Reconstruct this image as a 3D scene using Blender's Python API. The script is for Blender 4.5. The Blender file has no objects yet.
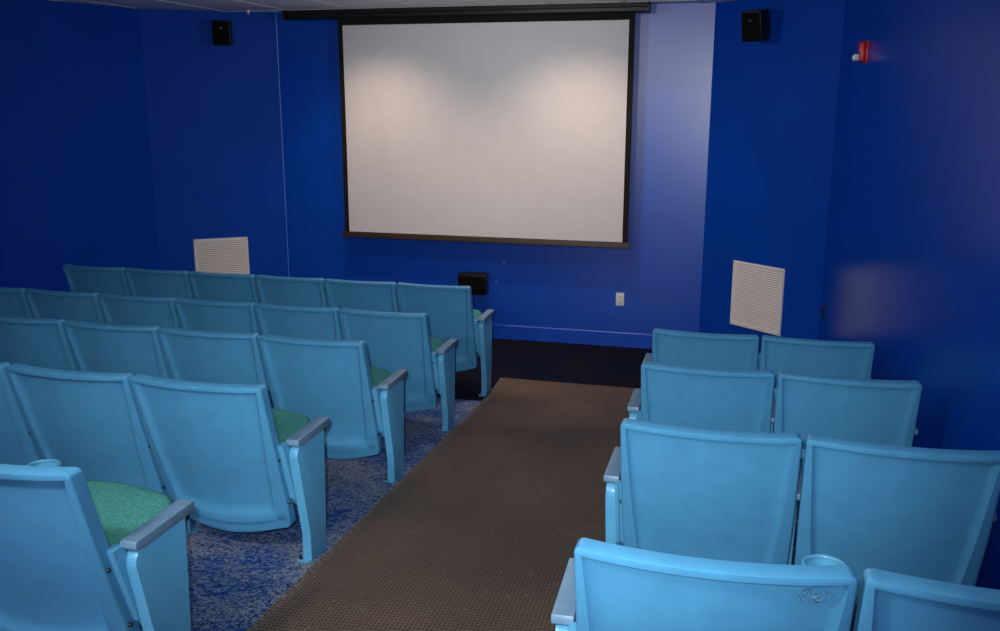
import bpy, bmesh, math, random
from mathutils import Vector, Matrix

# ------------------------------------------------------------------ camera, light, exposure
scene = bpy.context.scene
COL = scene.collection
SKEW = -0.0576                     # the aisle runs slightly off the wall normal
F_PX, PITCH, YAW, ROLL = 933.19, 0.2271, 0.2614, 0.0020
CAM = Vector((0.0, 0.0, 2.139))
_cy, _sy, _cp, _sp = math.cos(YAW), math.sin(YAW), math.cos(PITCH), math.sin(PITCH)
FWD = Vector((-_sy * _cp, _cy * _cp, -_sp))
_r = Vector((_cy, _sy, 0))
_u = _r.cross(FWD)
RIGHT = _r * math.cos(ROLL) + _u * math.sin(ROLL)
UP = -_r * math.sin(ROLL) + _u * math.cos(ROLL)
cd = bpy.data.cameras.new('camera')
cam = bpy.data.objects.new('camera', cd)
COL.objects.link(cam)
cd.sensor_width = 36.0
cd.lens = F_PX / 1000.0 * 36.0
cd.clip_start = 0.05
M = Matrix((RIGHT, UP, -FWD)).transposed().to_4x4()
M.translation = CAM
cam.matrix_world = M
scene.camera = cam

world = bpy.data.worlds.new('world')
scene.world = world
world.use_nodes = True
world.node_tree.nodes['Background'].inputs[0].default_value = (0.02, 0.025, 0.04, 1)
world.node_tree.nodes['Background'].inputs[1].default_value = 0.3

scene.view_settings.view_transform = 'Standard'
scene.view_settings.look = 'None'
scene.view_settings.exposure = 0.0
scene.view_settings.gamma = 1.0
scene.view_settings.use_curve_mapping = False

FLASH_POWER = 440.0
FLASH_COLOR = (0.93, 0.98, 1.0)
WARM = (1.0, 0.72, 0.52)
SOFT = (1.0, 0.95, 0.91)
WASH_POWER = [80.0, 80.0, 13.0]
FILL_POWER = [25.0, 105.0]


def spot(name, loc, target, power, color, size_deg, blend, radius):
    l = bpy.data.lights.new(name, 'SPOT')
    l.energy = power
    l.color = color
    l.spot_size = math.radians(size_deg)
    l.spot_blend = blend
    l.shadow_soft_size = radius
    o = bpy.data.objects.new(name, l)
    COL.objects.link(o)
    o.location = loc
    o.rotation_euler = (Vector(target) - Vector(loc)).to_track_quat('-Z', 'Y').to_euler()
    return o


# the photographer's flash, just above the lens
spot('camera_flash', CAM + UP * 0.085 - RIGHT * 0.055 - FWD * 0.02,
     CAM + FWD * 5 + RIGHT * 0.05 + UP * 0.2, FLASH_POWER, FLASH_COLOR, 71, 1.0, 0.018)
# recessed ceiling lamps: three washing the screen wall; plus two added fill lights, front and rear
H = 2.925
WALL_Y = 8.27
LAMPS_WASH = [(-3.25, 7.1), (-1.45, 7.1), (-0.45, 7.0)]
FILL_LIGHTS = [(-1.9, 6.3), (-1.9, 0.5)]
for (lx, ly), wp in zip(LAMPS_WASH, WASH_POWER):
    spot('wash_lamp', (lx, ly, H - 0.03), (lx, ly + 1.1, 0), wp, WARM, 108, 0.9, 0.09)
for (lx, ly), wp in zip(FILL_LIGHTS, FILL_POWER):  # added fill: unseen point lights that brighten the front and the near rows
    pl = bpy.data.lights.new('fill_light', 'POINT')
    pl.energy = wp
    pl.color = SOFT
    pl.shadow_soft_size = 0.07
    po = bpy.data.objects.new('fill_light', pl)
    COL.objects.link(po)
    po.location = (lx, ly, H - 0.25)


# ------------------------------------------------------------------ helpers
def srgb(r, g, b):
    def f(c):
        c /= 255.0
        return c / 12.92 if c <= 0.04045 else ((c + 0.055) / 1.055) ** 2.4
    return (f(r), f(g), f(b), 1.0)


def new_mat(name, color, rough=0.5, spec=0.5, noise=0.0, nscale=40.0, bump=0.0, bscale=200.0,
            metal=0.0, color2=None):
    m = bpy.data.materials.new(name)
    m.use_nodes = True
    nt = m.node_tree
    b = nt.nodes['Principled BSDF']
    b.inputs['Roughness'].default_value = rough
    b.inputs['Metallic'].default_value = metal
    b.inputs['Specular IOR Level'].default_value = spec
    b.inputs['Base Color'].default_value = color
    tc = nt.nodes.new('ShaderNodeTexCoord')
    if noise or color2:
        n = nt.nodes.new('ShaderNodeTexNoise')
        n.inputs['Scale'].default_value = nscale
        n.inputs['Detail'].default_value = 6
        nt.links.new(tc.outputs['Object'], n.inputs['Vector'])
        mx = nt.nodes.new('ShaderNodeMix')
        mx.data_type = 'RGBA'
        c2 = color2 or tuple(min(1, c * (1 - noise)) for c in color[:3]) + (1,)
        mx.inputs[6].default_value = color
        mx.inputs[7].default_value = c2
        rp = nt.nodes.new('ShaderNodeValToRGB')
        rp.color_ramp.elements[0].position = 0.35
        rp.color_ramp.elements[1].position = 0.65
        nt.links.new(n.outputs['Fac'], rp.inputs['Fac'])
        nt.links.new(rp.outputs['Color'], mx.inputs[0])
        nt.links.new(mx.outputs[2], b.inputs['Base Color'])
    if bump:
        n2 = nt.nodes.new('ShaderNodeTexNoise')
        n2.inputs['Scale'].default_value = bscale
        n2.inputs['Detail'].default_value = 3
        nt.links.new(tc.outputs['Object'], n2.inputs['Vector'])
        bp = nt.nodes.new('ShaderNodeBump')
        bp.inputs['Strength'].default_value = bump
        bp.inputs['Distance'].default_value = 0.002
        nt.links.new(n2.outputs['Fac'], bp.inputs['Height'])
        nt.links.new(bp.outputs['Normal'], b.inputs['Normal'])
    return m


def link_mesh(name, verts, faces, mat, parent=None, smooth=None, loc=None):
    me = bpy.data.meshes.new(name)
    me.from_pydata([tuple(v) for v in verts], [], faces)
    bm = bmesh.new()
    bm.from_mesh(me)
    bmesh.ops.recalc_face_normals(bm, faces=bm.faces)
    bm.to_mesh(me)
    bm.free()
    me.materials.append(mat)
    if smooth is not None:
        me.shade_smooth()
        me.set_sharp_from_angle(angle=math.radians(smooth))
    o = bpy.data.objects.new(name, me)
    COL.objects.link(o)
    if parent:
        o.parent = parent
    if loc is not None:
        o.location = loc
    return o


def bm_obj(name, bm, mat, parent=None, smooth=35, loc=None, rotz=None):
    bmesh.ops.recalc_face_normals(bm, faces=bm.faces)
    me = bpy.data.meshes.new(name)
    bm.to_mesh(me)
    bm.free()
    me.materials.append(mat)
    if smooth is not None:
        me.shade_smooth()
        me.set_sharp_from_angle(angle=math.radians(smooth))
    o = bpy.data.objects.new(name, me)
    COL.objects.link(o)
    if parent:
        o.parent = parent
    if loc is not None:
        o.location = loc
    if rotz is not None:
        o.rotation_euler = (0, 0, rotz)
    return o


def add_box(bm, x0, x1, y0, y1, z0, z1, bevel=0.0, seg=2):
    r = bmesh.ops.create_cube(bm, size=1.0)
    vs = r['verts']
    for v in vs:
        v.co = Vector(((x0 + x1) / 2 + v.co.x * (x1 - x0), (y0 + y1) / 2 + v.co.y * (y1 - y0),
                       (z0 + z1) / 2 + v.co.z * (z1 - z0)))
    if bevel:
        es = list({e for v in vs for e in v.link_edges})
        bmesh.ops.bevel(bm, geom=es, offset=bevel, segments=seg, affect='EDGES', profile=0.5)
    return vs


def add_cyl(bm, p0, p1, r0, r1=None, seg=16, caps=True):
    p0, p1 = Vector(p0), Vector(p1)
    r1 = r0 if r1 is None else r1
    d = (p1 - p0)
    q = d.to_track_quat('Z', 'Y').to_matrix().to_4x4()
    q.translation = (p0 + p1) / 2
    bmesh.ops.create_cone(bm, cap_ends=caps, segments=seg, radius1=r0, radius2=r1, depth=d.length, matrix=q)


def add_prism(bm, prof, x0, x1, bevel=0.0, seg=2):
    """prof: closed list of (y, z); extruded along x."""
    a = [bm.verts.new((x0, y, z)) for y, z in prof]
    b = [bm.verts.new((x1, y, z)) for y, z in prof]
    n = len(prof)
    bm.faces.new(a)
    bm.faces.new(list(reversed(b)))
    for i in range(n):
        bm.faces.new((a[i], b[i], b[(i + 1) % n], a[(i + 1) % n]))
    if bevel:
        es = [e for e in bm.edges if (e.verts[0] in a) == (e.verts[1] in a) and e.verts[0] in a + b
              and e.verts[1] in a + b]
        bmesh.ops.bevel(bm, geom=es, offset=bevel, segments=seg, affect='EDGES', profile=0.5)


def add_tube_ring(bm, cx, cy, z, R, r, seg=28, rs=8):
    vs = []
    for i in range(seg):
        a = 2 * math.pi * i / seg
        row = []
        for j in range(rs):
            b = 2 * math.pi * j / rs
            rr = R + r * math.cos(b)
            row.append(bm.verts.new((cx + rr * math.cos(a), cy + rr * math.sin(a), z + r * math.sin(b))))
        vs.append(row)
    for i in range(seg):
        for j in range(rs):
            bm.faces.new((vs[i][j], vs[(i + 1) % seg][j], vs[(i + 1) % seg][(j + 1) % rs], vs[i][(j + 1) % rs]))


def empty(name, loc, rotz=0.0, parent=None):
    o = bpy.data.objects.new(name, None)
    COL.objects.link(o)
    o.empty_display_size = 0.1
    o.location = loc
    o.rotation_euler = (0, 0, rotz)
    if parent:
        o.parent = parent
    return o


def tag(o, label=None, cat=None, group=None, kind=None):
    if label: o['label'] = label
    if cat: o['category'] = cat
    if group: o['group'] = group
    if kind: o['kind'] = kind
    return o


# ------------------------------------------------------------------ materials
M_WALL = new_mat('blue_wall_paint', srgb(1, 72, 184), 0.31, 0.95, noise=0.08, nscale=3.0, bump=0.35, bscale=110)
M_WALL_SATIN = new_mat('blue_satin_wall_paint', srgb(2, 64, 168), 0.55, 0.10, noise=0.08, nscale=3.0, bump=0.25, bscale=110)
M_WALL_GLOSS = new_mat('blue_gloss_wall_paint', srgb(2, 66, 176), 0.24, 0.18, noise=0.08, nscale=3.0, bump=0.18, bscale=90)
M_BASE = new_mat('blue_vinyl_base', srgb(10, 72, 190), 0.4, 0.5, noise=0.1, nscale=9)
M_EDGE = new_mat('corner_glint_blue', srgb(60, 120, 205), 0.35)  # lighter blue stands in for light caught along the corner bead
M_CEIL = new_mat('ceiling_tile', srgb(236, 236, 236), 0.9, 0.2, noise=0.12, nscale=90, bump=0.3, bscale=160)
M_TBAR = new_mat('ceiling_grid_metal', srgb(214, 214, 212), 0.5)
M_PLASTIC = new_mat('blue_seat_plastic', srgb(80, 155, 200), 0.38, 0.45, noise=0.09, nscale=14, bump=0.12, bscale=420)
M_METAL = new_mat('blue_painted_steel', srgb(92, 170, 212), 0.33, 0.5, noise=0.06, nscale=18)
M_ARM = new_mat('worn_blue_armrest', srgb(104, 140, 170), 0.42, 0.5, noise=0.16, nscale=22, bump=0.1, bscale=300)
M_GREEN = new_mat('green_upholstery', srgb(72, 146, 140), 0.95, 0.1, noise=0.38, nscale=120, bump=0.7, bscale=420)
M_BLACK = new_mat('black_plastic', srgb(20, 20, 22), 0.45, 0.4, noise=0.2, nscale=30)
M_BLACKF = new_mat('black_felt_border', srgb(26, 25, 24), 0.85, 0.2, noise=0.2, nscale=60)
M_GRILLE = new_mat('black_grille_cloth', srgb(9, 9, 10), 0.9, 0.15, noise=0.2, nscale=200)
M_BRONZE = new_mat('dark_bronze_bar', srgb(58, 44, 30), 0.5, 0.4)
M_SCREW = new_mat('screw_steel', srgb(60, 62, 68), 0.35, 0.5, metal=0.7)
M_WHITE = new_mat('white_enamel', srgb(226, 221, 216), 0.5, 0.4, noise=0.05, nscale=20)
M_VENTBACK = new_mat('duct_dark', srgb(150, 143, 136), 0.8)
M_IVORY = new_mat('ivory_plastic', srgb(214, 214, 208), 0.4)
M_RED = new_mat('red_enamel', srgb(205, 22, 26), 0.3, 0.6)
M_LENS = new_mat('clear_strobe_lens', srgb(210, 222, 220), 0.12, 0.8)


def screen_mat():
    m = new_mat('matte_screen_fabric', srgb(208, 206, 208), 0.85, 0.2, noise=0.03, nscale=7)
    return m


M_SCREEN = screen_mat()


def carpet_mat():
    m = bpy.data.materials.new('worn_blue_floor_covering')
    m.use_nodes = True
    nt = m.node_tree
    N, L = nt.nodes, nt.links
    b = N['Principled BSDF']
    b.inputs['Roughness'].default_value = 0.8
    b.inputs['Specular IOR Level'].default_value = 0.25
    tc = N.new('ShaderNodeTexCoord')
    big = N.new('ShaderNodeTexNoise'); big.inputs['Scale'].default_value = 3.2; big.inputs['Detail'].default_value = 4
    med = N.new('ShaderNodeTexNoise'); med.inputs['Scale'].default_value = 42; med.inputs['Detail'].default_value = 7
    med.inputs['Roughness'].default_value = 0.7
    fine = N.new('ShaderNodeTexNoise'); fine.inputs['Scale'].default_value = 95; fine.inputs['Detail'].default_value = 3
    for n in (big, med, fine):
        L.new(tc.outputs['Object'], n.inputs['Vector'])
    add = N.new('ShaderNodeMath'); add.operation = 'MULTIPLY_ADD'
    add.inputs[1].default_value = 0.55
    L.new(big.outputs['Fac'], add.inputs[0]); L.new(med.outputs['Fac'], add.inputs[2])
    rp = N.new('ShaderNodeValToRGB')
    rp.color_ramp.elements[0].position = 0.70; rp.color_ramp.elements[0].color = (0, 0, 0, 1)
    rp.color_ramp.elements[1].position = 0.86; rp.color_ramp.elements[1].color = (1, 1, 1, 1)
    L.new(add.outputs[0], rp.inputs['Fac'])
    rp2 = N.new('ShaderNodeValToRGB')
    rp2.color_ramp.elements[0].position = 0.38; rp2.color_ramp.elements[0].color = srgb(12, 60, 128)
    rp2.color_ramp.elements[1].position = 0.62; rp2.color_ramp.elements[1].color = srgb(30, 112, 196)
    L.new(med.outputs['Fac'], rp2.inputs['Fac'])
    mx = N.new('ShaderNodeMix'); mx.data_type = 'RGBA'
    mx.inputs[7].default_value = srgb(138, 148, 166)
    L.new(rp2.outputs['Color'], mx.inputs[6]); L.new(rp.outputs['Color'], mx.inputs[0])
    rp3 = N.new('ShaderNodeValToRGB')
    rp3.color_ramp.elements[0].position = 0.36; rp3.color_ramp.elements[0].color = (1, 1, 1, 1)
    rp3.color_ramp.elements[1].position = 0.50; rp3.color_ramp.elements[1].color = (0, 0, 0, 1)
    L.new(fine.outputs['Fac'], rp3.inputs['Fac'])
    mx2 = N.new('ShaderNodeMix'); mx2.data_type = 'RGBA'
    mx2.inputs[7].default_value = srgb(16, 28, 52)
    L.new(mx.outputs[2], mx2.inputs[6]); L.new(rp3.outputs['Color'], mx2.inputs[0])
    L.new(mx2.outputs[2], b.inputs['Base Color'])
    bp = N.new('ShaderNodeBump'); bp.inputs['Strength'].default_value = 0.6; bp.inputs['Distance'].default_value = 0.004
    L.new(fine.outputs['Fac'], bp.inputs['Height']); L.new(bp.outputs['Normal'], b.inputs['Normal'])
    return m


M_CARPET = carpet_mat()
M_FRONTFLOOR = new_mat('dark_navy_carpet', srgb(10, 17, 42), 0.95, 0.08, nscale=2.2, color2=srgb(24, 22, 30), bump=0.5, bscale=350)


RUN_L, RUN_R, RUN_END = -1.462, -0.285, 7.0      # aisle runner edges


def mat_rubber():
    """brown rubber runner with a fine grid of raised cells"""
    m = bpy.data.materials.new('brown_ribbed_rubber')
    m.use_nodes = True
    nt = m.node_tree
    N, L = nt.nodes, nt.links
    b = N['Principled BSDF']
    b.inputs['Roughness'].default_value = 0.62
    b.inputs['Specular IOR Level'].default_value = 0.35
    tc = N.new('ShaderNodeTexCoord')
    mp = N.new('ShaderNodeMapping')
    mp.inputs['Rotation'].default_value = (0, 0, -0.0576)
    L.new(tc.outputs['Object'], mp.inputs['Vector'])
    waves = []
    for ax, sc in (('X', 62.0), ('Y', 46.0)):
        sep = N.new('ShaderNodeSeparateXYZ')
        L.new(mp.outputs['Vector'], sep.inputs[0])
        mul = N.new('ShaderNodeMath'); mul.operation = 'MULTIPLY'; mul.inputs[1].default_value = sc * 2 * math.pi
        L.new(sep.outputs[ax], mul.inputs[0])
        sn = N.new('ShaderNodeMath'); sn.operation = 'SINE'
        L.new(mul.outputs[0], sn.inputs[0])
        h = N.new('ShaderNodeMath'); h.operation = 'MULTIPLY_ADD'; h.inputs[1].default_value = 0.5; h.inputs[2].default_value = 0.5
        L.new(sn.outputs[0], h.inputs[0])
        waves.append(h)
    pr = N.new('ShaderNodeMath'); pr.operation = 'MULTIPLY'
    L.new(waves[0].outputs[0], pr.inputs[0]); L.new(waves[1].outputs[0], pr.inputs[1])
    rp = N.new('ShaderNodeValToRGB')
    rp.color_ramp.elements[0].position = 0.25; rp.color_ramp.elements[0].color = srgb(104, 87, 69)
    rp.color_ramp.elements[1].position = 0.6; rp.color_ramp.elements[1].color = srgb(32, 27, 23)
    L.new(pr.outputs[0], rp.inputs['Fac'])
    big = N.new('ShaderNodeTexNoise'); big.inputs['Scale'].default_value = 1.3; big.inputs['Detail'].default_value = 5
    L.new(tc.outputs['Object'], big.inputs['Vector'])
    rpb = N.new('ShaderNodeValToRGB')
    rpb.color_ramp.elements[0].position = 0.35; rpb.color_ramp.elements[0].color = (0.62, 0.62, 0.62, 1)
    rpb.color_ramp.elements[1].position = 0.65; rpb.color_ramp.elements[1].color = (1.1, 1.05, 1, 1)
    L.new(big.outputs['Fac'], rpb.inputs['Fac'])
    mx = N.new('ShaderNodeMix'); mx.data_type = 'RGBA'; mx.blend_type = 'MULTIPLY'; mx.inputs[0].default_value = 1
    L.new(rp.outputs['Color'], mx.inputs[6]); L.new(rpb.outputs['Color'], mx.inputs[7])
    # dusty specks
    sp = N.new('ShaderNodeTexNoise'); sp.inputs['Scale'].default_value = 60; sp.inputs['Detail'].default_value = 2
    L.new(tc.outputs['Object'], sp.inputs['Vector'])
    rs = N.new('ShaderNodeValToRGB')
    rs.color_ramp.elements[0].position = 0.67; rs.color_ramp.elements[0].color = (0, 0, 0, 1)
    rs.color_ramp.elements[1].position = 0.74; rs.color_ramp.elements[1].color = (0.6, 0.6, 0.6, 1)
    L.new(sp.outputs['Fac'], rs.inputs['Fac'])
    mx2 = N.new('ShaderNodeMix'); mx2.data_type = 'RGBA'; mx2.inputs[7].default_value = srgb(150, 142, 132)
    L.new(rs.outputs['Color'], mx2.inputs[0]); L.new(mx.outputs[2], mx2.inputs[6])
    # pale frayed left edge
    sepx = N.new('ShaderNodeSeparateXYZ'); L.new(mp.outputs['Vector'], sepx.inputs[0])
    em = N.new('ShaderNodeMapRange'); em.inputs[1].default_value = RUN_L + 0.002; em.inputs[2].default_value = RUN_L + 0.05
    em.inputs[3].default_value = 0.75; em.inputs[4].default_value = 0.0
    L.new(sepx.outputs['X'], em.inputs[0])
    en = N.new('ShaderNodeTexNoise'); en.inputs['Scale'].default_value = 70; en.inputs['Detail'].default_value = 4
    L.new(tc.outputs['Object'], en.inputs['Vector'])
    er = N.new('ShaderNodeMapRange'); er.inputs[1].default_value = 0.5; er.inputs[2].default_value = 0.62
    L.new(en.outputs['Fac'], er.inputs[0])
    ee = N.new('ShaderNodeMath'); ee.operation = 'MULTIPLY'
    L.new(em.outputs[0], ee.inputs[0]); L.new(er.outputs[0], ee.inputs[1])
    mx3 = N.new('ShaderNodeMix'); mx3.data_type = 'RGBA'; mx3.inputs[7].default_value = srgb(150, 150, 158)
    L.new(ee.outputs[0], mx3.inputs[0]); L.new(mx2.outputs[2], mx3.inputs[6])
    L.new(mx3.outputs[2], b.inputs['Base Color'])
    inv = N.new('ShaderNodeMath'); inv.operation = 'SUBTRACT'; inv.inputs[0].default_value = 1.0
    L.new(pr.outputs[0], inv.inputs[1])
    bp = N.new('ShaderNodeBump'); bp.inputs['Strength'].default_value = 0.5; bp.inputs['Distance'].default_value = 0.003
    L.new(inv.outputs[0], bp.inputs['Height']); L.new(bp.outputs['Normal'], b.inputs['Normal'])
    return m


M_RUBBER = mat_rubber()


def scuffed_plastic():
    m = M_PLASTIC.copy()
    m.name = 'scuffed_blue_seat_plastic'
    nt = m.node_tree
    N, L = nt.nodes, nt.links
    b = N['Principled BSDF']
    src = b.inputs['Base Color'].links[0].from_socket
    tc = N.new('ShaderNodeTexCoord')
    mp = N.new('ShaderNodeVectorMath'); mp.operation = 'SUBTRACT'
    mp.inputs[1].default_value = SCUFF
    L.new(tc.outputs['Object'], mp.inputs[0])
    sc = N.new('ShaderNodeVectorMath'); sc.operation = 'MULTIPLY'; sc.inputs[1].default_value = (1 / 0.042, 0, 1 / 0.03)
    L.new(mp.outputs[0], sc.inputs[0])
    ln = N.new('ShaderNodeVectorMath'); ln.operation = 'LENGTH'
    L.new(sc.outputs[0], ln.inputs[0])
    fall = N.new('ShaderNodeMapRange'); fall.inputs[1].default_value = 0.6; fall.inputs[2].default_value = 1.15
    fall.inputs[3].default_value = 1; fall.inputs[4].default_value = 0
    L.new(ln.outputs['Value'], fall.inputs[0])
    for sc_, pos, colr in ((90, 0.60, srgb(150, 185, 198)), (110, 0.55, srgb(62, 92, 110))):
        n = N.new('ShaderNodeTexNoise'); n.inputs['Scale'].default_value = sc_; n.inputs['Detail'].default_value = 4
        n.inputs['Distortion'].default_value = 1.5
        L.new(tc.outputs['Object'], n.inputs['Vector'])
        r = N.new('ShaderNodeMapRange'); r.inputs[1].default_value = pos; r.inputs[2].default_value = pos + 0.04
        L.new(n.outputs['Fac'], r.inputs[0])
        mu = N.new('ShaderNodeMath'); mu.operation = 'MULTIPLY'
        L.new(r.outputs[0], mu.inputs[0]); L.new(fall.outputs[0], mu.inputs[1])
        mx = N.new('ShaderNodeMix'); mx.data_type = 'RGBA'; mx.inputs[7].default_value = colr
        L.new(mu.outputs[0], mx.inputs[0]); L.new(src, mx.inputs[6])
        src = mx.outputs[2]
    L.new(src, b.inputs['Base Color'])
    return m


SCUFF = (0.205, -0.15, 0.765)
M_SCUFFED = scuffed_plastic()

# ------------------------------------------------------------------ room shell
SLOPE, YM, ZF = 0.0968, 5.92, -0.06
Y_FLAT = YM - ZF / SLOPE            # where the slope meets the level front floor


def floor_z(y):
    return max(SLOPE * (YM - y), ZF)


D = WALL_Y
FL = (-4.386, D)                    # front wall, left and right ends
FR = (-0.374, D)


def ray_hit(origin, ang_dx, ang_dy, ratio):
    # point origin + t*(dx,dy) with x = ratio * y
    t = (ratio * origin[1] - origin[0]) / (ang_dx - ratio * ang_dy)
    return (origin[0] + t * ang_dx, origin[1] + t * ang_dy)


LC = ray_hit(FL, -math.cos(math.radians(36)), -math.sin(math.radians(36)), -0.707)
RC = ray_hit(FR, math.cos(math.radians(40)), -math.sin(math.radians(40)), 0.077)
Y_BACK = -2.2
L_END = (LC[0] - 0.36 * (LC[1] - Y_BACK), Y_BACK)
R_END = (RC[0] + 0.105 * (RC[1] - Y_BACK), Y_BACK)
ROOM = [L_END, R_END, RC, FR, FL, LC]          # counter-clockwise seen from above


def wall(name, a, b, mat, z0=-0.1, z1=None, thick=0.12):
    """wall slab along a->b; the room lies on its left-hand side"""
    z1 = z1 if z1 is not None else H + 0.1
    ax, ay = a; bx, by = b
    dx, dy = bx - ax, by - ay
    l = math.hypot(dx, dy)
    nx, ny = dy / l, -dx / l        # outward
    o = 0.0
    pts = [(ax, ay), (bx, by), (bx + nx * thick, by + ny * thick), (ax + nx * thick, ay + ny * thick)]
    vs = [(x, y, z0) for x, y in pts] + [(x, y, z1) for x, y in pts]
    fs = [(0, 1, 2, 3), (4, 7, 6, 5), (0, 4, 5, 1), (1, 5, 6, 2), (2, 6, 7, 3), (3, 7, 4, 0)]
    w = link_mesh(name, vs, fs, mat)
    w['kind'] = 'structure'
    return w


def floor_patch(name, x0, x1, ys, mat, dz=-0.12):
    vs, fs = [], []
    n = len(ys)
    for y in ys:
        vs += [(x0, y, floor_z(y)), (x1, y, floor_z(y)), (x1, y, floor_z(y) + dz), (x0, y, floor_z(y) + dz)]
    for i in range(n - 1):
        a, b = 4 * i, 4 * (i + 1)
        for k in range(4):
            fs.append((a + k, a + (k + 1) % 4, b + (k + 1) % 4, b + k))
    fs += [(0, 1, 2, 3), (4 * n - 4, 4 * n - 1, 4 * n - 2, 4 * n - 3)]
    o = link_mesh(name, vs, fs, mat)
    o['kind'] = 'structure'
    return o


FLOOR_SPLIT = 6.35
floor_patch('floor', L_END[0] - 0.2, R_END[0] + 0.2, [Y_BACK - 0.1, FLOOR_SPLIT], M_CARPET)
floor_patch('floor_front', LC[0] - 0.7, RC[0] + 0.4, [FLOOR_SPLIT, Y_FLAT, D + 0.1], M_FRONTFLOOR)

wall('wall_front', FR, FL, M_WALL)
wall('wall_front_left', FL, LC, M_WALL_SATIN)
wall('wall_front_right', RC, FR, M_WALL_SATIN)
wall('wall_left', LC, L_END, M_WALL_SATIN)
wall('wall_right', R_END, RC, M_WALL_GLOSS)
wall('wall_back', L_END, R_END, M_WALL, z0=0.0)

# ceiling: slab, tiles lying in a metal grid
cs = link_mesh('ceiling', [(x, y, H + z) for z in (0.035, 0.1) for x, y in
                           ((L_END[0] - .3, Y_BACK - .2), (R_END[0] + .3, Y_BACK - .2), (R_END[0] + .3, D + .2), (L_END[0] - .3, D + .2))],
               [(0, 1, 2, 3), (4, 7, 6, 5), (0, 4, 5, 1), (1, 5, 6, 2), (2, 6, 7, 3), (3, 7, 4, 0)], M_CEIL)
cs['kind'] = 'structure'


def clip_poly(poly, room):
    out = poly
    n = len(room)
    for i in range(n):
        (ax, ay), (bx, by) = room[i], room[(i + 1) % n]
        ins = lambda p: (bx - ax) * (p[1] - ay) - (by - ay) * (p[0] - ax) >= -1e-9
        new = []
        for j in range(len(out)):
            p, q = out[j], out[(j + 1) % len(out)]
            ip, iq = ins(p), ins(q)
            if ip:
                new.append(p)
            if ip != iq:
                d1 = (bx - ax) * (p[1] - ay) - (by - ay) * (p[0] - ax)
                d2 = (bx - ax) * (q[1] - ay) - (by - ay) * (q[0] - ax)
                t = d1 / (d1 - d2)
                new.append((p[0] + t * (q[0] - p[0]), p[1] + t * (q[1] - p[1])))
        out = new
        if len(out) < 3:
            return []
    return out


TX, TY = 0.61, 1.22
tile_mesh = None
bars = bmesh.new()
gx = [-0.49 + TX * k for k in range(-16, 6)]
gy = [8.03 - TY * k for k in range(-1, 10)]
for x in gx:
    p = clip_poly([(x - .012, Y_BACK - 1), (x + .012, Y_BACK - 1), (x + .012, D + 1), (x - .012, D + 1)], ROOM)
    if len(p) >= 3:
        lo = [bars.verts.new((a, b, H - 0.004)) for a, b in p]
        hi = [bars.verts.new((a, b, H + 0.03)) for a, b in p]
        bars.faces.new(lo); bars.faces.new(list(reversed(hi)))
        for i in range(len(p)):
            bars.faces.new((lo[i], lo[(i + 1) % len(p)], hi[(i + 1) % len(p)], hi[i]))
for y in gy:
    p = clip_poly([(-12, y - .012), (4, y - .012), (4, y + .012), (-12, y + .012)], ROOM)
    if len(p) >= 3:
        lo = [bars.verts.new((a, b, H - 0.0035)) for a, b in p]
        hi = [bars.verts.new((a, b, H + 0.03)) for a, b in p]
        bars.faces.new(lo); bars.faces.new(list(reversed(hi)))
        for i in range(len(p)):
            bars.faces.new((lo[i], lo[(i + 1) % len(p)], hi[(i + 1) % len(p)], hi[i]))
bm_obj('grid_bar', bars, M_TBAR, cs, smooth=None)
for i in range(len(gx) - 1):
    for y in gy:
        x0, x1, y0, y1 = gx[i] + .013, gx[i + 1] - .013, y - TY + .013, y - .013
        full = [(x0, y0), (x1, y0), (x1, y1), (x0, y1)]
        p = clip_poly(full, ROOM)
        if len(p) < 3:
            continue
        if len(p) == 4 and all(abs(a[0] - b[0]) + abs(a[1] - b[1]) < 1e-6 for a, b in zip(sorted(p), sorted(full))):
            if tile_mesh is None:
                tile_mesh = link_mesh('ceiling_tile', [(a - x0, b - y0, z) for z in (0, .02) for a, b in full],
                                      [(0, 1, 2, 3), (4, 7, 6, 5), (0, 4, 5, 1), (1, 5, 6, 2), (2, 6, 7, 3), (3, 7, 4, 0)],
                                      M_CEIL, cs, loc=(x0, y0, H))
            else:
                o = tile_mesh.copy()
                COL.objects.link(o)
                o.parent = cs
                o.location = (x0, y0, H)
        else:
            cxp, cyp = p[0]
            n = len(p)
            vs = [(a - cxp, b - cyp, 0) for a, b in p] + [(a - cxp, b - cyp, .02) for a, b in p]
            fs = [tuple(range(n)), tuple(range(2 * n - 1, n - 1, -1))] + [(k, (k + 1) % n, n + (k + 1) % n, n + k) for k in range(n)]
            link_mesh('ceiling_tile', vs, fs, M_CEIL, cs, loc=(cxp, cyp, H))

# baseboards: front wall and the two slanted walls
def baseboard(name, a, b, z0, z1, t=0.012):
    ax, ay = a; bx, by = b
    dx, dy = bx - ax, by - ay
    l = math.hypot(dx, dy)
    nx, ny = -dy / l, dx / l
    prof = [(0, z0), (t, z0), (t, z1 - .008), (t - .006, z1), (0, z1)]
    vs = [(ax + nx * q, ay + ny * q, z) for q, z in prof] + [(bx + nx * q, by + ny * q, z) for q, z in prof]
    n = len(prof)
    fs = [tuple(range(n)), tuple(range(2 * n - 1, n - 1, -1))] + [(k, (k + 1) % n, n + (k + 1) % n, n + k) for k in range(n)]
    o = link_mesh(name, vs, fs, M_BASE)
    o['kind'] = 'structure'


baseboard('baseboard_front', FR, FL, ZF, ZF + 0.135)
baseboard('baseboard_front_left', FL, LC, ZF, ZF + 0.135)
baseboard('baseboard_front_right', RC, FR, ZF, ZF + 0.135)
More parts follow.
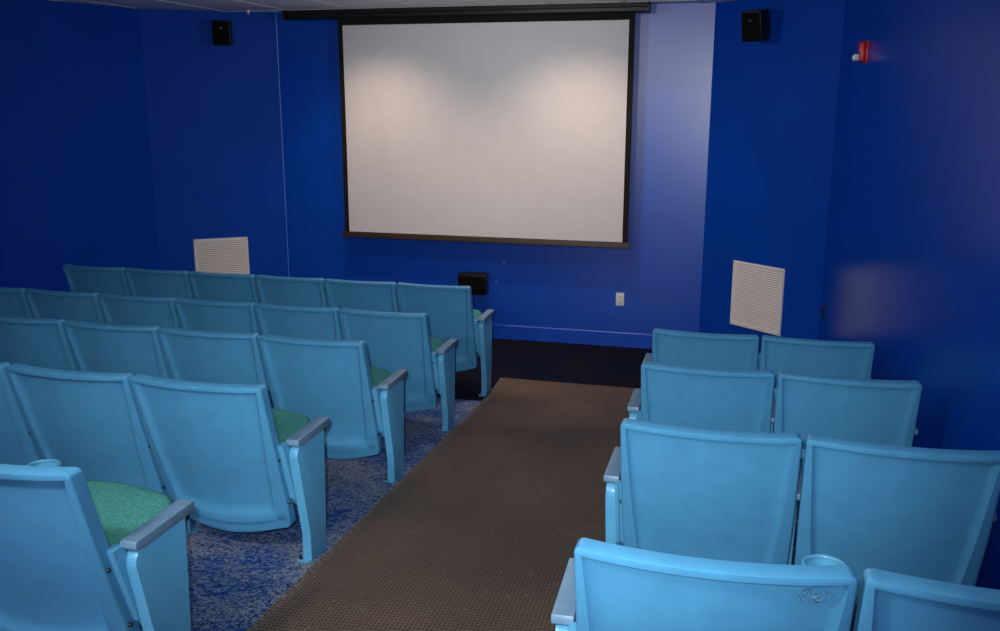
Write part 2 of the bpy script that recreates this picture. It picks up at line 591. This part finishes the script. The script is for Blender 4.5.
# bead down the left corner of the screen wall, its reflections painted in as lighter blue
bm = bmesh.new()
add_cyl(bm, (FL[0] + .004, D - .004, 0.1), (FL[0] + .004, D - .004, H - .01), 0.006, seg=8)
o = bm_obj('trim_1', bm, M_EDGE)
o['kind'] = 'structure'

# ------------------------------------------------------------------ aisle runner
ys = [-1.6, 0, 2, 4, 6, Y_FLAT - 0.02, Y_FLAT + 0.02, RUN_END]
vs, fs = [], []
for y in ys:
    for x in (RUN_L, RUN_R):
        vs.append((x + SKEW * y, y, floor_z(y) + 0.010))
    for x in (RUN_R, RUN_L):
        vs.append((x + SKEW * y, y, floor_z(y) + 0.0005))
for i in range(len(ys) - 1):
    a, b = 4 * i, 4 * i + 4
    for k in range(4):
        fs.append((a + k, a + (k + 1) % 4, b + (k + 1) % 4, b + k))
n = len(ys)
fs += [(0, 1, 2, 3), (4 * n - 4, 4 * n - 1, 4 * n - 2, 4 * n - 3)]
runner = link_mesh('aisle_runner', vs, fs, M_RUBBER)
tag(runner, 'brown ribbed rubber runner laid down the aisle between the seat blocks', 'mat')

# ------------------------------------------------------------------ theater seats
HW = 0.2868


def lerp_pts(pts, z):
    for (z0, v0), (z1, v1) in zip(pts, pts[1:]):
        if z <= z1:
            k = (z - z0) / (z1 - z0)
            return v0 + (v1 - v0) * k
    return pts[-1][1]


def smooth_curve(pts):
    """Catmull-Rom through (z, value) pairs"""
    def f(z):
        z = min(max(z, pts[0][0]), pts[-1][0])
        for i in range(len(pts) - 1):
            if z <= pts[i + 1][0]:
                break
        z0, v0 = pts[i]; z1, v1 = pts[i + 1]
        m0 = (v1 - pts[i - 1][1]) / (z1 - pts[i - 1][0]) if i > 0 else (v1 - v0) / (z1 - z0)
        m1 = (pts[i + 2][1] - v0) / (pts[i + 2][0] - z0) if i + 2 < len(pts) else (v1 - v0) / (z1 - z0)
        h = z1 - z0
        t = (z - z0) / h
        return ((2 * t**3 - 3 * t**2 + 1) * v0 + (t**3 - 2 * t**2 + t) * h * m0 +
                (-2 * t**3 + 3 * t**2) * v1 + (t**3 - t**2) * h * m1)
    return f


BACK = smooth_curve([(0.09, 0.058), (0.160, 0.042), (0.27, 0.012), (0.49, -0.062), (0.66, -0.112), (0.826, -0.160)])
BULGE = 0.042
SH_T = 0.050
Z_TOP = 0.826


def half_w(z):
    w = HW - 0.010 * max(0, (0.5 - z) / 0.4)
    return w


def make_back_shell(mat=None):
    rows = []                       # (drop from top or rise from bottom, recess, lip)
    top = [(0.0, 0, 0), (0.003, 0, 0), (0.009, 0, 0), (0.015, 0, 0), (0.021, 0, 0), (0.024, .4, 0), (0.029, .9, 0), (0.040, 1, 0)]
    mids = [0.10, 0.18, 0.26, 0.34, 0.42, 0.48]
    low = [(0.150, .97, 0), (0.125, .75, 0), (0.105, .25, 0), (0.094, 0, 0), (0.062, 0, 0), (0.058, 0, 1), (0.035, 0, 1),
           (0.018, 0, 1), (0.008, 0, 1), (0.0, 0, 1)]
    zrow = []
    for d, r, l in top:
        zrow.append((lambda zb, d=d: Z_TOP - d, r, l))
    for d in mids:
        zrow.append((lambda zb, d=d: Z_TOP - d, 1, 0))
    for d, r, l in low:
        zrow.append((lambda zb, d=d: zb + d, r, l))
    frac = [0, .25, .5, .75, .9]
    half = None
    verts, faces = [], []
    front = []

    def s_cols(k):
        pw = 0.945 - 0.15 * k       # recess half width, narrowing downwards
        cols = [f * (pw - .13) for f in frac] + [pw - .09, pw - .05, pw - .018, pw]
        cols += [(pw + .97) / 2, .97, .988, .997, 1.0]
        return cols, pw
    nrow = len(zrow)
    grid, gridf = [], []
    for zi, (zf, rec, lip) in enumerate(zrow):
        k = min(1, max(0, (Z_TOP - zf(0.145)) / (Z_TOP - 0.2)))
        cols, pw = s_cols(k)
        allc = [-c for c in reversed(cols[1:])] + cols
        row, rowf = [], []
        for s in allc:
            zb = 0.158 - 0.045 * (1 - s * s)
            z = zf(zb)
            a = abs(s)
            w = half_w(z)
            # rounded outline corners
            dt = Z_TOP - z
            rc = 0.016
            if dt < rc:
                w -= rc - math.sqrt(max(0, rc * rc - (rc - dt) ** 2))
            db = z - zb
            rb = 0.03
            if db < rb:
                w -= 0.8 * (rb - math.sqrt(max(0, rb * rb - (rb - db) ** 2)))
            x = s * w
            yb = BACK(z) - BULGE * (1 - s * s)
            # rim rounding
            re = 0.006
            off = 0
            for dd in (dt, db, (1 - a) * w):
                if dd < re:
                    off = max(off, re - math.sqrt(max(0, re * re - (re - dd) ** 2)))
            ms = 1 if a <= pw - .089 else (.82 if a <= pw - .049 else (.42 if a <= pw - .017 else 0))
            off += 0.023 * rec * ms
            if lip and a < 0.80:
                off += 0.015
            elif lip and a < .9:
                off += 0.007
            row.append((x, yb + off, z))
            zf_in = z
            rowf.append((x * .995, BACK(z) - BULGE * (1 - s * s) * .9 + SH_T, zf_in))
        grid.append(row); gridf.append(rowf)
    nc = len(grid[0])
    for r in grid:
        verts += r
    base = len(verts)
    for r in gridf:
        verts += r
    for i in range(nrow - 1):
        for j in range(nc - 1):
            a = i * nc + j
            faces.append((a, a + 1, a + nc + 1, a + nc))
            faces.append((base + a, base + a + nc, base + a + nc + 1, base + a + 1))
    for i in range(nrow - 1):
        for j in (0, nc - 1):
            a, b = i * nc + j, (i + 1) * nc + j
            faces.append((a, b, base + b, base + a))
    for j in range(nc - 1):
        for i in (0, nrow - 1):
            a, b = i * nc + j, i * nc + j + 1
            faces.append((a, b, base + b, base + a))
    return verts, faces


def make_back_pad():
    verts, faces = [], []
    nz, ns = 12, 12
    for side in (0, 1):
        for i in range(nz + 1):
            v = i / nz
            z = 0.30 + v * (0.79 - 0.30)
            for j in range(ns + 1):
                s = -1 + 2 * j / ns
                x = s * 0.25
                y = BACK(z) - BULGE * (1 - s * s) * .9 + SH_T - 0.002
                if side:
                    e = (1 - abs(s) ** 6) * (1 - abs(2 * v - 1) ** 6)
                    y += 0.004 + 0.034 * e
                verts.append((x, y, z))
    n = (nz + 1) * (ns + 1)
    w = ns + 1
    for i in range(nz):
        for j in range(ns):
            a = i * w + j
            faces.append((a, a + 1, a + w + 1, a + w))
            faces.append((n + a, n + a + w, n + a + w + 1, n + a + 1))
    for i in range(nz):
        for j in (0, ns):
            a, b = i * w + j, (i + 1) * w + j
            faces.append((a, b, n + b, n + a))
    for j in range(ns):
        for i in (0, nz):
            a, b = i * w + j, i * w + j + 1
            faces.append((a, b, n + b, n + a))
    return verts, faces


TILT = math.radians(17)
SEAT_P = (0.045, 0.462)             # rear top edge of the cushion (y, z)


def seat_outline(w, l, n=7):
    """plan outline, rear corners square, front edge bowed with round corners"""
    pts = [(-w, 0), (w, 0)]
    r = 0.06
    for i in range(n + 1):
        a = math.pi / 2 * i / n
        pts.append((w - r + r * math.cos(a), l - r - 0.03 + r * math.sin(a) + 0.0))
    for k in (0.5, 0.0, -0.5):
        pts.append(((w - r) * k, l - 0.03 + 0.022 * (1 - k * k)))
    for i in range(n + 1):
        a = math.pi / 2 + math.pi / 2 * i / n
        pts.append((-w + r + r * math.cos(a), l - r - 0.03 + r * math.sin(a)))
    return pts


def make_cushion(levels, w, l):
    verts, faces = [], []
    rings = []
    for inset, h in levels:
        o = seat_outline(w - inset, l - inset)
        ring = []
        for x, y in o:
            yy = y + (inset if y < 0.001 else 0)
            # tilt about the rear edge
            Y = SEAT_P[0] + yy * math.cos(TILT) - h * math.sin(TILT)
            Z = SEAT_P[1] + yy * math.sin(TILT) + h * math.cos(TILT)
            ring.append(len(verts))
            verts.append((x, Y, Z))
        rings.append(ring)
    n = len(rings[0])
    for a, b in zip(rings, rings[1:]):
        for i in range(n):
            faces.append((a[i], a[(i + 1) % n], b[(i + 1) % n], b[i]))
    faces.append(tuple(rings[0]))
    faces.append(tuple(reversed(rings[-1])))
    return verts, faces


def standard_prof(sl, drop):
    fz = lambda y: -sl * (y - 0.138) - drop
    p = [(0.066, fz(0.066)), (0.074, 0.13 - drop * .5), (-0.010, 0.485), (-0.008, 0.510), (0.006, 0.530), (0.028, 0.5385),
         (0.238, 0.5385), (0.218, 0.13), (0.202, fz(0.202))]
    return p


def make_standard(parent, xc, thick, sl, drop, aisle_sign, cup):
    """armrest standard: panel, armrest, base plate, floor bolts, bracket screws (+ cup holder)"""
    bm = bmesh.new()
    prof = standard_prof(sl, drop)
    if thick < 0.03:
        prof = [(y + (0.095 if y < 0.15 else 0.0), z) for y, z in prof]
    add_prism(bm, prof, xc - thick / 2, xc + thick / 2, bevel=0.004)
    panel = bm_obj('side_panel', bm, M_METAL, parent)
    bm = bmesh.new()
    aw = 0.0545 if thick > 0.025 else (0.046 if thick < 0.02 else 0.036)
    add_prism(bm, [(y_ - (0.012 if thick > 0.03 else 0), z_) for y_, z_ in ((0.006, 0.542), (0.0, 0.548), (0.0, 0.563), (0.004, 0.569))] + [ (0.272, 0.573), (0.277, 0.567), (0.277, 0.546), (0.27, 0.539), (0.03, 0.538)],
              xc - aw / 2, xc + aw / 2, bevel=0.003)
    bm_obj('armrest', bm, M_ARM, parent)
    bm = bmesh.new()
    add_box(bm, xc - thick * .42, xc + thick * .42, 0.236, 0.266, 0.515, 0.540, 0.004)  # small dark box under the front end of the armrest
    bm_obj('armrest_front_block', bm, M_BLACK, parent)
    bm = bmesh.new()
    zf = -drop
    y0, y1 = (0.05, 0.235)
    xi, xo = xc - aisle_sign * (thick / 2 + 0.02), xc + aisle_sign * thick * .4
    vs_ = add_box(bm, min(xi, xo), max(xi, xo), y0, y1, zf - 0.002, zf + 0.006)
    for v in vs_:
        v.co.z += -sl * (v.co.y - 0.138)
    bm_obj('base_plate', bm, M_METAL, parent)
    for yy in (0.066, 0.22):
        bm = bmesh.new()
        xx = xc - aisle_sign * (thick / 2 + 0.010)
        zz = zf - sl * (yy - 0.138)
        add_cyl(bm, (xx, yy, zz + 0.004), (xx, yy, zz + 0.017), 0.009, 0.006, seg=10)
        bm_obj('floor_bolt', bm, M_BLACK, parent)
    if cup:
        bm = bmesh.new()
        cyy, cz = 0.385, 0.571
        add_tube_ring(bm, xc, cyy, cz, 0.053, 0.006)
        seg = 24
        prev = None
        for (r, z) in ((0.050, cz), (0.046, cz - 0.05), (0.038, cz - 0.085), (0.0, cz - 0.086)):
            if r > 0:
                ring = [bm.verts.new((xc + r * math.cos(2 * math.pi * i / seg), cyy + r * math.sin(2 * math.pi * i / seg), z)) for i in range(seg)]
                if prev:
                    for i in range(seg):
                        bm.faces.new((prev[i], prev[(i + 1) % seg], ring[(i + 1) % seg], ring[i]))
                prev = ring
            else:
                bm.faces.new(prev)
        add_box(bm, xc - 0.012, xc + 0.012, 0.268, 0.352, 0.545, 0.562)
        bm_obj('cup_holder', bm, M_METAL, parent)


def make_bracket(parent, side, x_in, x_out):
    """steel strip joining the shell to the standard, with two screws"""
    vs_, fs = [], []
    zs = [0.25, 0.30, 0.36, 0.42, 0.48, 0.53, 0.555]
    for z in zs:
        y = BACK(z) + 0.030
        for (x, dy) in ((x_in, 0), ((x_in * .55 + x_out * .45), 0.0), ((x_in * .45 + x_out * .55), -0.008), (x_out, -0.002), (x_out, 0.045), (x_in, 0.045)):
            vs_.append((side * x, y + dy + (0.03 if z < 0.27 else 0), z))
    for i in range(len(zs) - 1):
        for k in range(6):
            a, b = i * 6, i * 6 + 6
            fs.append((a + k, a + (k + 1) % 6, b + (k + 1) % 6, b + k))
    fs += [(0, 1, 2, 3, 4, 5), tuple(range(6 * len(zs) - 1, 6 * len(zs) - 7, -1))]
    link_mesh('mounting_bracket', vs_, fs, M_METAL, parent)


def make_screws(parent, side):
    for z in (0.494, 0.285):
        bm = bmesh.new()
        y = BACK(z)
        add_cyl(bm, (side * (HW - 0.004), y + 0.014, z), (side * (HW + 0.006), y + 0.014, z), 0.0075, 0.006, seg=10)
        bm_obj('screw', bm, M_SCREW, parent)


SHARE = {}


def shared(key, builder, parent):
    """build a set of parts once, afterwards copy them with shared meshes"""
    if key not in SHARE:
        before = set(parent.children)
        builder()
        SHARE[key] = [c for c in parent.children if c not in before]
    else:
        for c in SHARE[key]:
            d = c.copy()
            COL.objects.link(d)
            d.parent = parent


def theater_seat(loc, block, aisle, sloped, drop, wall_end, label, group, scuffed=False, cup=True, rotz=0.0, narrow=False, wide=False):
    sgn = 1 if block == 'left' else -1          # side of the seat that faces the aisle
    t = empty('theater_seat', loc, rotz)
    if narrow:
        t.scale = (0.985, 1, 1)
    if wide:
        t.scale = (1.012, 1, 1)
    tag(t, label, 'seat', group)
    if scuffed:
        v, f = make_back_shell()
        link_mesh('back_shell', v, f, M_SCUFFED, t, smooth=40)
    else:
        shared('shell', lambda: link_mesh('back_shell', *make_back_shell(), M_PLASTIC, t, smooth=40), t)
    shared('pad', lambda: link_mesh('back_cushion', *make_back_pad(), M_GREEN, t, smooth=60), t)
    lv = [(0.012, -0.062), (0.0, -0.045), (0.0, -0.022), (0.008, -0.008), (0.024, 0.0), (0.07, 0.006)]
    shared('cush', lambda: link_mesh('seat_cushion', *make_cushion(lv, 0.244, 0.355), M_GREEN, t, smooth=60), t)
    lp = [(0.05, -0.115), (0.018, -0.10), (0.008, -0.063)]
    shared('pan', lambda: link_mesh('seat_pan', *make_cushion(lp, 0.248, 0.352), M_PLASTIC, t, smooth=45), t)
    sl = SLOPE if sloped else 0.0
    if aisle:
        shared(('std', block, sloped, drop), lambda: make_standard(t, sgn * 0.3303, 0.038, sl, drop, sgn, False), t)
        shared(('brk', block), lambda: make_bracket(t, sgn, 0.283, 0.312), t)
    else:
        shared(('shs', block, sloped, drop, cup), lambda: make_standard(t, sgn * 0.293, 0.017, sl, drop, sgn, cup), t)
    shared(('scr', block), lambda: make_screws(t, sgn), t)
    if wall_end:
        shared(('end', block, sloped, drop), lambda: make_standard(t, -sgn * 0.300, 0.024, sl, drop, -sgn, False), t)
        shared(('brk', 'w' + block), lambda: make_bracket(t, -sgn, 0.2825, 0.2885), t)
    return t


ORD = ['first', 'second', 'third', 'fourth', 'fifth', 'sixth']
XL, XR, SP, SP_R = -1.481, -0.261, 0.586, 0.594
L_ROWS = [(6.457, 0.014, 6), (5.382, -0.007, 6), (4.279, -0.008, 4), (3.175, -0.008, 3), (2.068, -0.003, 2)]
R_ROWS = [(5.294, 0.010), (4.222, 0.005), (3.112, -0.002), (1.99, -0.020)]
ROW_L = ['front row nearest the screen', 'second row from the screen', 'third row from the screen',
         'fourth row from the screen', 'fifth row, nearest the viewer']
ROW_R = ['front row by the wall vent', 'second row from the screen', 'third row from the screen', 'fourth row, nearest the viewer']
for r, (y0, dx, n) in enumerate(L_ROWS):
    for k in range(n):
        drop = 0.055 if r == 0 else 0.0
        z0 = SLOPE * max(0, YM - (y0 + 0.138))
        x = XL + dx + SKEW * y0 - 0.3575 - (SP if r else 0.578) * k
        if k == 0:
            lab = 'blue theater seat with end panel on the aisle, left block, ' + ROW_L[r]
        else:
            lab = 'blue theater seat, %s from the aisle, left block, %s' % (ORD[k], ROW_L[r])
        theater_seat((x, y0, z0), 'left', k == 0, r != 0, drop, False, lab, 'blue theater seats left of the aisle', narrow=(r == 0))
for r, (y0, dx) in enumerate(R_ROWS):
    for k in range(2):
        z0 = SLOPE * max(0, YM - (y0 + 0.138))
        x = XR + dx + SKEW * y0 + 0.3575 + SP_R * k
        rz = 0.035 if r == 3 else 0.0
        yy = y0 + SP_R * k * rz
        if k == 0:
            lab = 'blue theater seat beside the aisle, right block, ' + ROW_R[r]
            if r == 3:
                lab = 'blue theater seat with scuff mark on its back, right block, nearest the viewer'
        else:
            lab = 'blue theater seat beside the right wall, right block, ' + ROW_R[r]
        lift = 0.010 if r == 3 else 0.009        # feet reach down by the same amount
        theater_seat((x, yy, z0 + lift), 'right', k == 0, True, lift, k == 1, lab, 'blue theater seats right of the aisle', rotz=rz, wide=True,
                     scuffed=(r == 3 and k == 0))

# ------------------------------------------------------------------ projection screen on the front wall
SY = 8.08                            # plane of the hanging fabric
K = SY / 8.17                       # sizes were measured on the plane y = 8.17


def sc(x, z):
    return x * K, 2.139 + (z - 2.139) * K


scr = empty('projection_screen', (sc(-2.37, 0)[0], SY, H))
tag(scr, 'white roll-down projection screen with black border hanging before the front wall', 'projection screen')
OX, OZ = scr.location.x, scr.location.z
xa, zt = sc(-3.672, 2.794)
xb, zb = sc(-1.070, 0.916)
# fabric with faint vertical ripples
nx, nz = 60, 6
vs, fs = [], []
for j in range(nz + 1):
    v = j / nz
    for i in range(nx + 1):
        u = i / nx
        x = xa + (xb - xa) * u
        w = 0.0035 * math.sin(u * 23 + 1.2 * v) + 0.0025 * math.sin(u * 51 + 2 * v + 1) + 0.002 * math.sin(u * 11 + 3 * v)
        vs.append((x - OX, w * (0.35 + 0.65 * math.sin(math.pi * min(v * 1.1, 1))), zb + (zt - zb) * v - OZ))
n1 = len(vs)
vs += [(x, y + 0.002, z) for x, y, z in vs[:n1]]
w = nx + 1
for j in range(nz):
    for i in range(nx):
        a = j * w + i
        fs.append((a, a + 1, a + w + 1, a + w))
        fs.append((n1 + a, n1 + a + w, n1 + a + w + 1, n1 + a + 1))
for i in range(nx):
    for j in (0, nz):
        a = j * w + i
        fs.append((a, a + 1, n1 + a + 1, n1 + a))
for j in range(nz):
    for i in (0, nx):
        a = j * w + i
        fs.append((a, a + w, n1 + a + w, n1 + a))
link_mesh('fabric', vs, fs, M_SCREEN, scr, smooth=60)
bo_l, bo_r = sc(-3.714, 0)[0], sc(-1.022, 0)[0]
ctop = sc(0, 2.94)[1] - 0.006
cbot = sc(0, 2.851)[1]
for (x0, x1, z0, z1) in ((bo_l, xa, zb - 0.02, cbot + .02), (xb, bo_r, zb - 0.02, cbot + .02), (xa, xb, zt, cbot + .02)):
    bm = bmesh.new()
    add_box(bm, x0 - OX, x1 - OX, -0.004, 0.004, z0 - OZ, z1 - OZ)
    bm_obj('border', bm, M_BLACKF, scr, smooth=None)
bm = bmesh.new()
z0, z1 = sc(0, 0.866)[1], sc(0, 0.912)[1]
add_prism(bm, [(-0.014, z0 - OZ), (0.014, z0 - OZ), (0.014, z0 + .018 - OZ), (0.006, z1 - OZ), (-0.006, z1 - OZ), (-0.014, z0 + .018 - OZ)],
          sc(-3.752, 0)[0] - OX, sc(-1.008, 0)[0] - OX, bevel=0.002)
bm_obj('weight_bar', bm, M_BRONZE, scr)
cx0, cx1 = sc(-4.233, 0)[0] - OX, sc(-0.901, 0)[0] - OX
bm = bmesh.new()
prof = [(-0.055, cbot - OZ), (0.055, cbot - OZ), (0.06, cbot + .01 - OZ), (0.06, ctop - OZ), (-0.058, ctop - OZ), (-0.062, ctop - .04 - OZ),
        (-0.055, ctop - .043 - OZ), (-0.062, ctop - .046 - OZ), (-0.062, cbot + .01 - OZ)]
add_prism(bm, prof, cx0 + .012, cx1 - .012)
bm_obj('casing', bm, M_BLACK, scr, smooth=None)
for x0, x1 in ((cx0, cx0 + .012), (cx1 - .012, cx1)):
    bm = bmesh.new()
    add_box(bm, x0, x1, -0.064, 0.062, cbot - .003 - OZ, ctop - OZ, 0.003)
    bm_obj('end_cap', bm, M_BLACK, scr)
for x in (cx0 + .25, cx1 - .25):
    bm = bmesh.new()
    add_box(bm, x - .02, x + .02, -0.03, 0.03, ctop - 0.002 - OZ, 0.0)
    bm_obj('ceiling_bracket', bm, M_BLACK, scr, smooth=None)

# ------------------------------------------------------------------ return-air vents on the slanted walls
ANG_L = math.radians(36)
ANG_R = -math.radians(40)


def on_left(d, z, out=0.0):
    """point d metres along the left slanted wall from the screen wall"""
    return (FL[0] - math.cos(ANG_L) * d + math.sin(ANG_L) * out, FL[1] - math.sin(ANG_L) * d - math.cos(ANG_L) * out, z)


def on_right(d, z, out=0.0):
    return (FR[0] + math.cos(ANG_R) * d + math.sin(ANG_R) * out, FR[1] + math.sin(ANG_R) * d - math.cos(ANG_R) * out, z)


def vent(loc, rotz, w, h, label):
    t = empty('wall_vent', loc, rotz)
    tag(t, label, 'vent', 'white wall vents beside the screen')
    fw = 0.032
    prof = [(-0.006, 0.0), (-0.014, 0.006), (-0.014, fw - .005), (-0.008, fw)]
    bm = bmesh.new()
    cor = [(-w / 2, 0), (w / 2, 0), (w / 2, h), (-w / 2, h)]
    rings = []
    for (y, ins) in [(0, 0)] + prof + [(0, fw)]:
        rings.append([bm.verts.new((x - math.copysign(ins, x), y, z + (ins if z == 0 else -ins))) for x, z in cor])
    for a, b in zip(rings, rings[1:]):
        for i in range(4):
            bm.faces.new((a[i], a[(i + 1) % 4], b[(i + 1) % 4], b[i]))
    bm_obj('vent_frame', bm, M_WHITE, t, smooth=None)
    bm = bmesh.new()
    add_box(bm, -w / 2 + .01, w / 2 - .01, -0.0025, -0.0005, .01, h - .01)
    bm_obj('backing', bm, M_VENTBACK, t, smooth=None)
    bm = bmesh.new()
    n = int((h - 2 * fw) / 0.0185)
    for i in range(n):
        z = fw + (i + .5) * (h - 2 * fw) / n
        x0, x1 = -w / 2 + fw, w / 2 - fw
        q = [(-0.003, z + .008), (-0.0115, z - .004), (-0.0100, z - .0055), (-0.0015, z + .0065)]
        a = [bm.verts.new((x0, y, zz)) for y, zz in q]
        b = [bm.verts.new((x1, y, zz)) for y, zz in q]
        for k in range(4):
            bm.faces.new((a[k], a[(k + 1) % 4], b[(k + 1) % 4], b[k]))
    o = bm_obj('louver', bm, M_WHITE, t, smooth=None)
    o['kind'] = 'stuff'
    for z in (0.016, h - 0.016):
        for x in (-w / 2 + .016, w / 2 - .016):
            bm = bmesh.new()
            add_cyl(bm, (x, -0.013, z), (x, -0.0165, z), 0.005, 0.004, seg=8)
            bm_obj('screw', bm, M_SCREW, t)


vent(on_left(0.627, 0.290), ANG_L, 0.505, 0.55, 'white louvered vent low on the left slanted wall, half behind the seats')
vent(on_right(0.618, 0.268), ANG_R, 0.530, 0.555, 'white louvered vent low on the right slanted wall above the seats')


# ------------------------------------------------------------------ loudspeakers
def speaker(loc, rotz, yaw, tilt, w, h, d, label, group, led_side):
    """loc: middle of the wall bracket; the box faces local -y"""
    t = empty('wall_speaker', loc, rotz)
    tag(t, label, 'speaker', group)
    R = Matrix.Rotation(yaw, 4, 'Z') @ Matrix.Rotation(tilt, 4, 'X')
    def add(name, bm, mat, smooth=35):
        for v in bm.verts:
            v.co = R @ (v.co - Vector((0, -0.07, 0))) + Vector((0, -0.07, 0))
        return bm_obj(name, bm, mat, t, smooth=smooth)
    bm = bmesh.new()
    add_box(bm, -w / 2, w / 2, -0.07 - d, -0.07, -h / 2, h / 2, 0.008)
    add('speaker_box', bm, M_BLACK)
    bm = bmesh.new()
    add_box(bm, -w / 2 + .008, w / 2 - .008, -0.07 - d - .010, -0.07 - d + .002, -h / 2 + .008, h / 2 - .008, 0.004)
    add('grille', bm, M_GRILLE)
    bm = bmesh.new()
    add_cyl(bm, (0, -0.07 - d - .009, h * .2), (0, -0.07 - d - .0125, h * .2), 0.009, seg=12)
    add('badge', bm, M_SCREW)
    bm = bmesh.new()
    add_box(bm, -0.03, 0.03, -0.006, 0.0, -0.05, 0.05, 0.002)
    add_cyl(bm, (0, -0.004, 0), (0, -0.075, 0), 0.012, seg=12)
    add_box(bm, -0.022, 0.022, -0.078, -0.066, -0.03, 0.03, 0.003)
    bm_obj('wall_bracket', bm, M_BLACK, t)
    if led_side:
        bm = bmesh.new()
        add_cyl(bm, (led_side * .028, -0.03, .055), (led_side * .028, -0.045, .055), 0.007, seg=8)
        bm_obj('bracket_knob', bm, M_LENS, t)


speaker(on_left(0.49, 2.735), ANG_L, math.radians(-12), math.radians(6), 0.160, 0.215, 0.15,
        'black wall loudspeaker high on the left slanted wall', 'wall loudspeakers', 0)
speaker(on_right(0.535, 2.72), ANG_R, math.radians(13), math.radians(11), 0.165, 0.225, 0.15,
        'black wall loudspeaker high on the right slanted wall, turned to the seats', 'wall loudspeakers', 1)
speaker((-2.44, D, 0.49), 0.0, math.radians(4), math.radians(8), 0.27, 0.19, 0.11,
        'wide black box loudspeaker low on the front wall behind the front aisle seat', 'wall loudspeakers', 0)

# ------------------------------------------------------------------ small fittings
t = empty('power_outlet', (-1.087, D, 0.382))
tag(t, 'white electrical outlet plate low on the front wall near the baseboard', 'outlet')
bm = bmesh.new()
add_box(bm, -0.037, 0.037, -0.006, 0.0, -0.060, 0.060, 0.003)
bm_obj('cover_plate', bm, M_IVORY, t)
for z in (-0.024, 0.024):
    bm = bmesh.new()
    add_box(bm, -0.017, 0.017, -0.0085, -0.005, z - .015, z + .015, 0.004)
    so = bm_obj('socket', bm, M_IVORY, t)
    bm = bmesh.new()
    for x in (-.006, .006):
        add_box(bm, x - .0014, x + .0014, -0.0092, -0.0082, z - .004, z + .007)
    add_cyl(bm, (0, -0.0092, z - .009), (0, -0.0082, z - .009), 0.0025, seg=8)
    bm_obj('slot', bm, M_BLACK, so, smooth=None)

for (x, z, r, lab) in ((-2.175, 0.673, 0.009, 'small white screw head on the front wall below the screen'),
                       (-2.251, 0.480, 0.006, 'tiny pale screw head on the front wall right of the black box')):
    bm = bmesh.new()
    add_cyl(bm, (x, D + .002, z), (x, D - .005, z), r, r * .7, seg=10)
    o = bm_obj('wall_screw', bm, M_IVORY)
    tag(o, lab, 'screw')

WR = math.atan2(-0.105, 1)          # right wall direction


def on_wall_right(y, z, out=0.0):
    return (RC[0] + 0.105 * (RC[1] - y) - out * math.cos(WR), y + out * math.sin(WR) * 1.0, z)


t = empty('fire_alarm', on_wall_right(6.61, 2.442), math.radians(-90) + 0.105)
tag(t, 'red fire alarm with clear strobe lens high on the right wall', 'fire alarm')
bm = bmesh.new()
add_box(bm, -0.05, 0.05, -0.014, 0.0, -0.068, 0.068, 0.004)
bm_obj('back_plate', bm, M_RED, t)
bm = bmesh.new()
add_box(bm, -0.045, 0.045, -0.052, -0.012, -0.062, 0.066, 0.014, 3)
bm_obj('housing', bm, M_RED, t)
bm = bmesh.new()
add_box(bm, -0.03, 0.03, -0.088, -0.048, -0.055, -0.012, 0.012, 3)
bm_obj('strobe_lens', bm, M_LENS, t)

t = empty('wall_latch', on_wall_right(7.335, 0.574), math.radians(-90) + 0.105)
tag(t, 'small black latch on the right wall next to the corner', 'latch')
bm = bmesh.new()
add_box(bm, -0.016, 0.016, -0.010, 0.0, -0.05, 0.05, 0.003)
bm_obj('latch_plate', bm, M_BLACK, t)
bm = bmesh.new()
add_cyl(bm, (0, -0.008, 0.02), (0, -0.030, 0.02), 0.010, seg=12)
bm_obj('latch_knob', bm, M_SCREW, t)

# sprinkler-like white peg on the ceiling by the left slanted wall
bm = bmesh.new()
add_cyl(bm, (-4.50, 7.97, H), (-4.50, 7.97, H - 0.012), 0.024, seg=14)
add_cyl(bm, (-4.50, 7.97, H - .010), (-4.50, 7.97, H - 0.035), 0.008, seg=10)
o = bm_obj('ceiling_peg', bm, M_IVORY)
tag(o, 'small white peg on the ceiling above the left loudspeaker', 'ceiling fitting')

# recessed lamp trims, and holders added for the fill lights (above the picture)
for i_, (lx, ly) in enumerate(LAMPS_WASH):
    bm = bmesh.new()
    add_tube_ring(bm, lx, ly, H - 0.006, 0.085, 0.010, 24, 6)
    o = bm_obj('recessed_lamp', bm, M_IVORY)
    tag(o, 'round white trim of the %s recessed ceiling lamp before the screen' % ('left', 'middle', 'right')[i_], 'ceiling lamp', 'recessed ceiling lamps')
for i_, (lx, ly) in enumerate(FILL_LIGHTS):
    bm = bmesh.new()
    add_cyl(bm, (lx, ly, H), (lx, ly, H - 0.022), 0.075, 0.06, seg=24)
    o = bm_obj('fill_light_holder', bm, M_IVORY)
    tag(o, 'round white holder added for the fill light over the %s' % ('front seat rows', 'back of the aisle')[i_], 'ceiling lamp', 'added fill light holders')
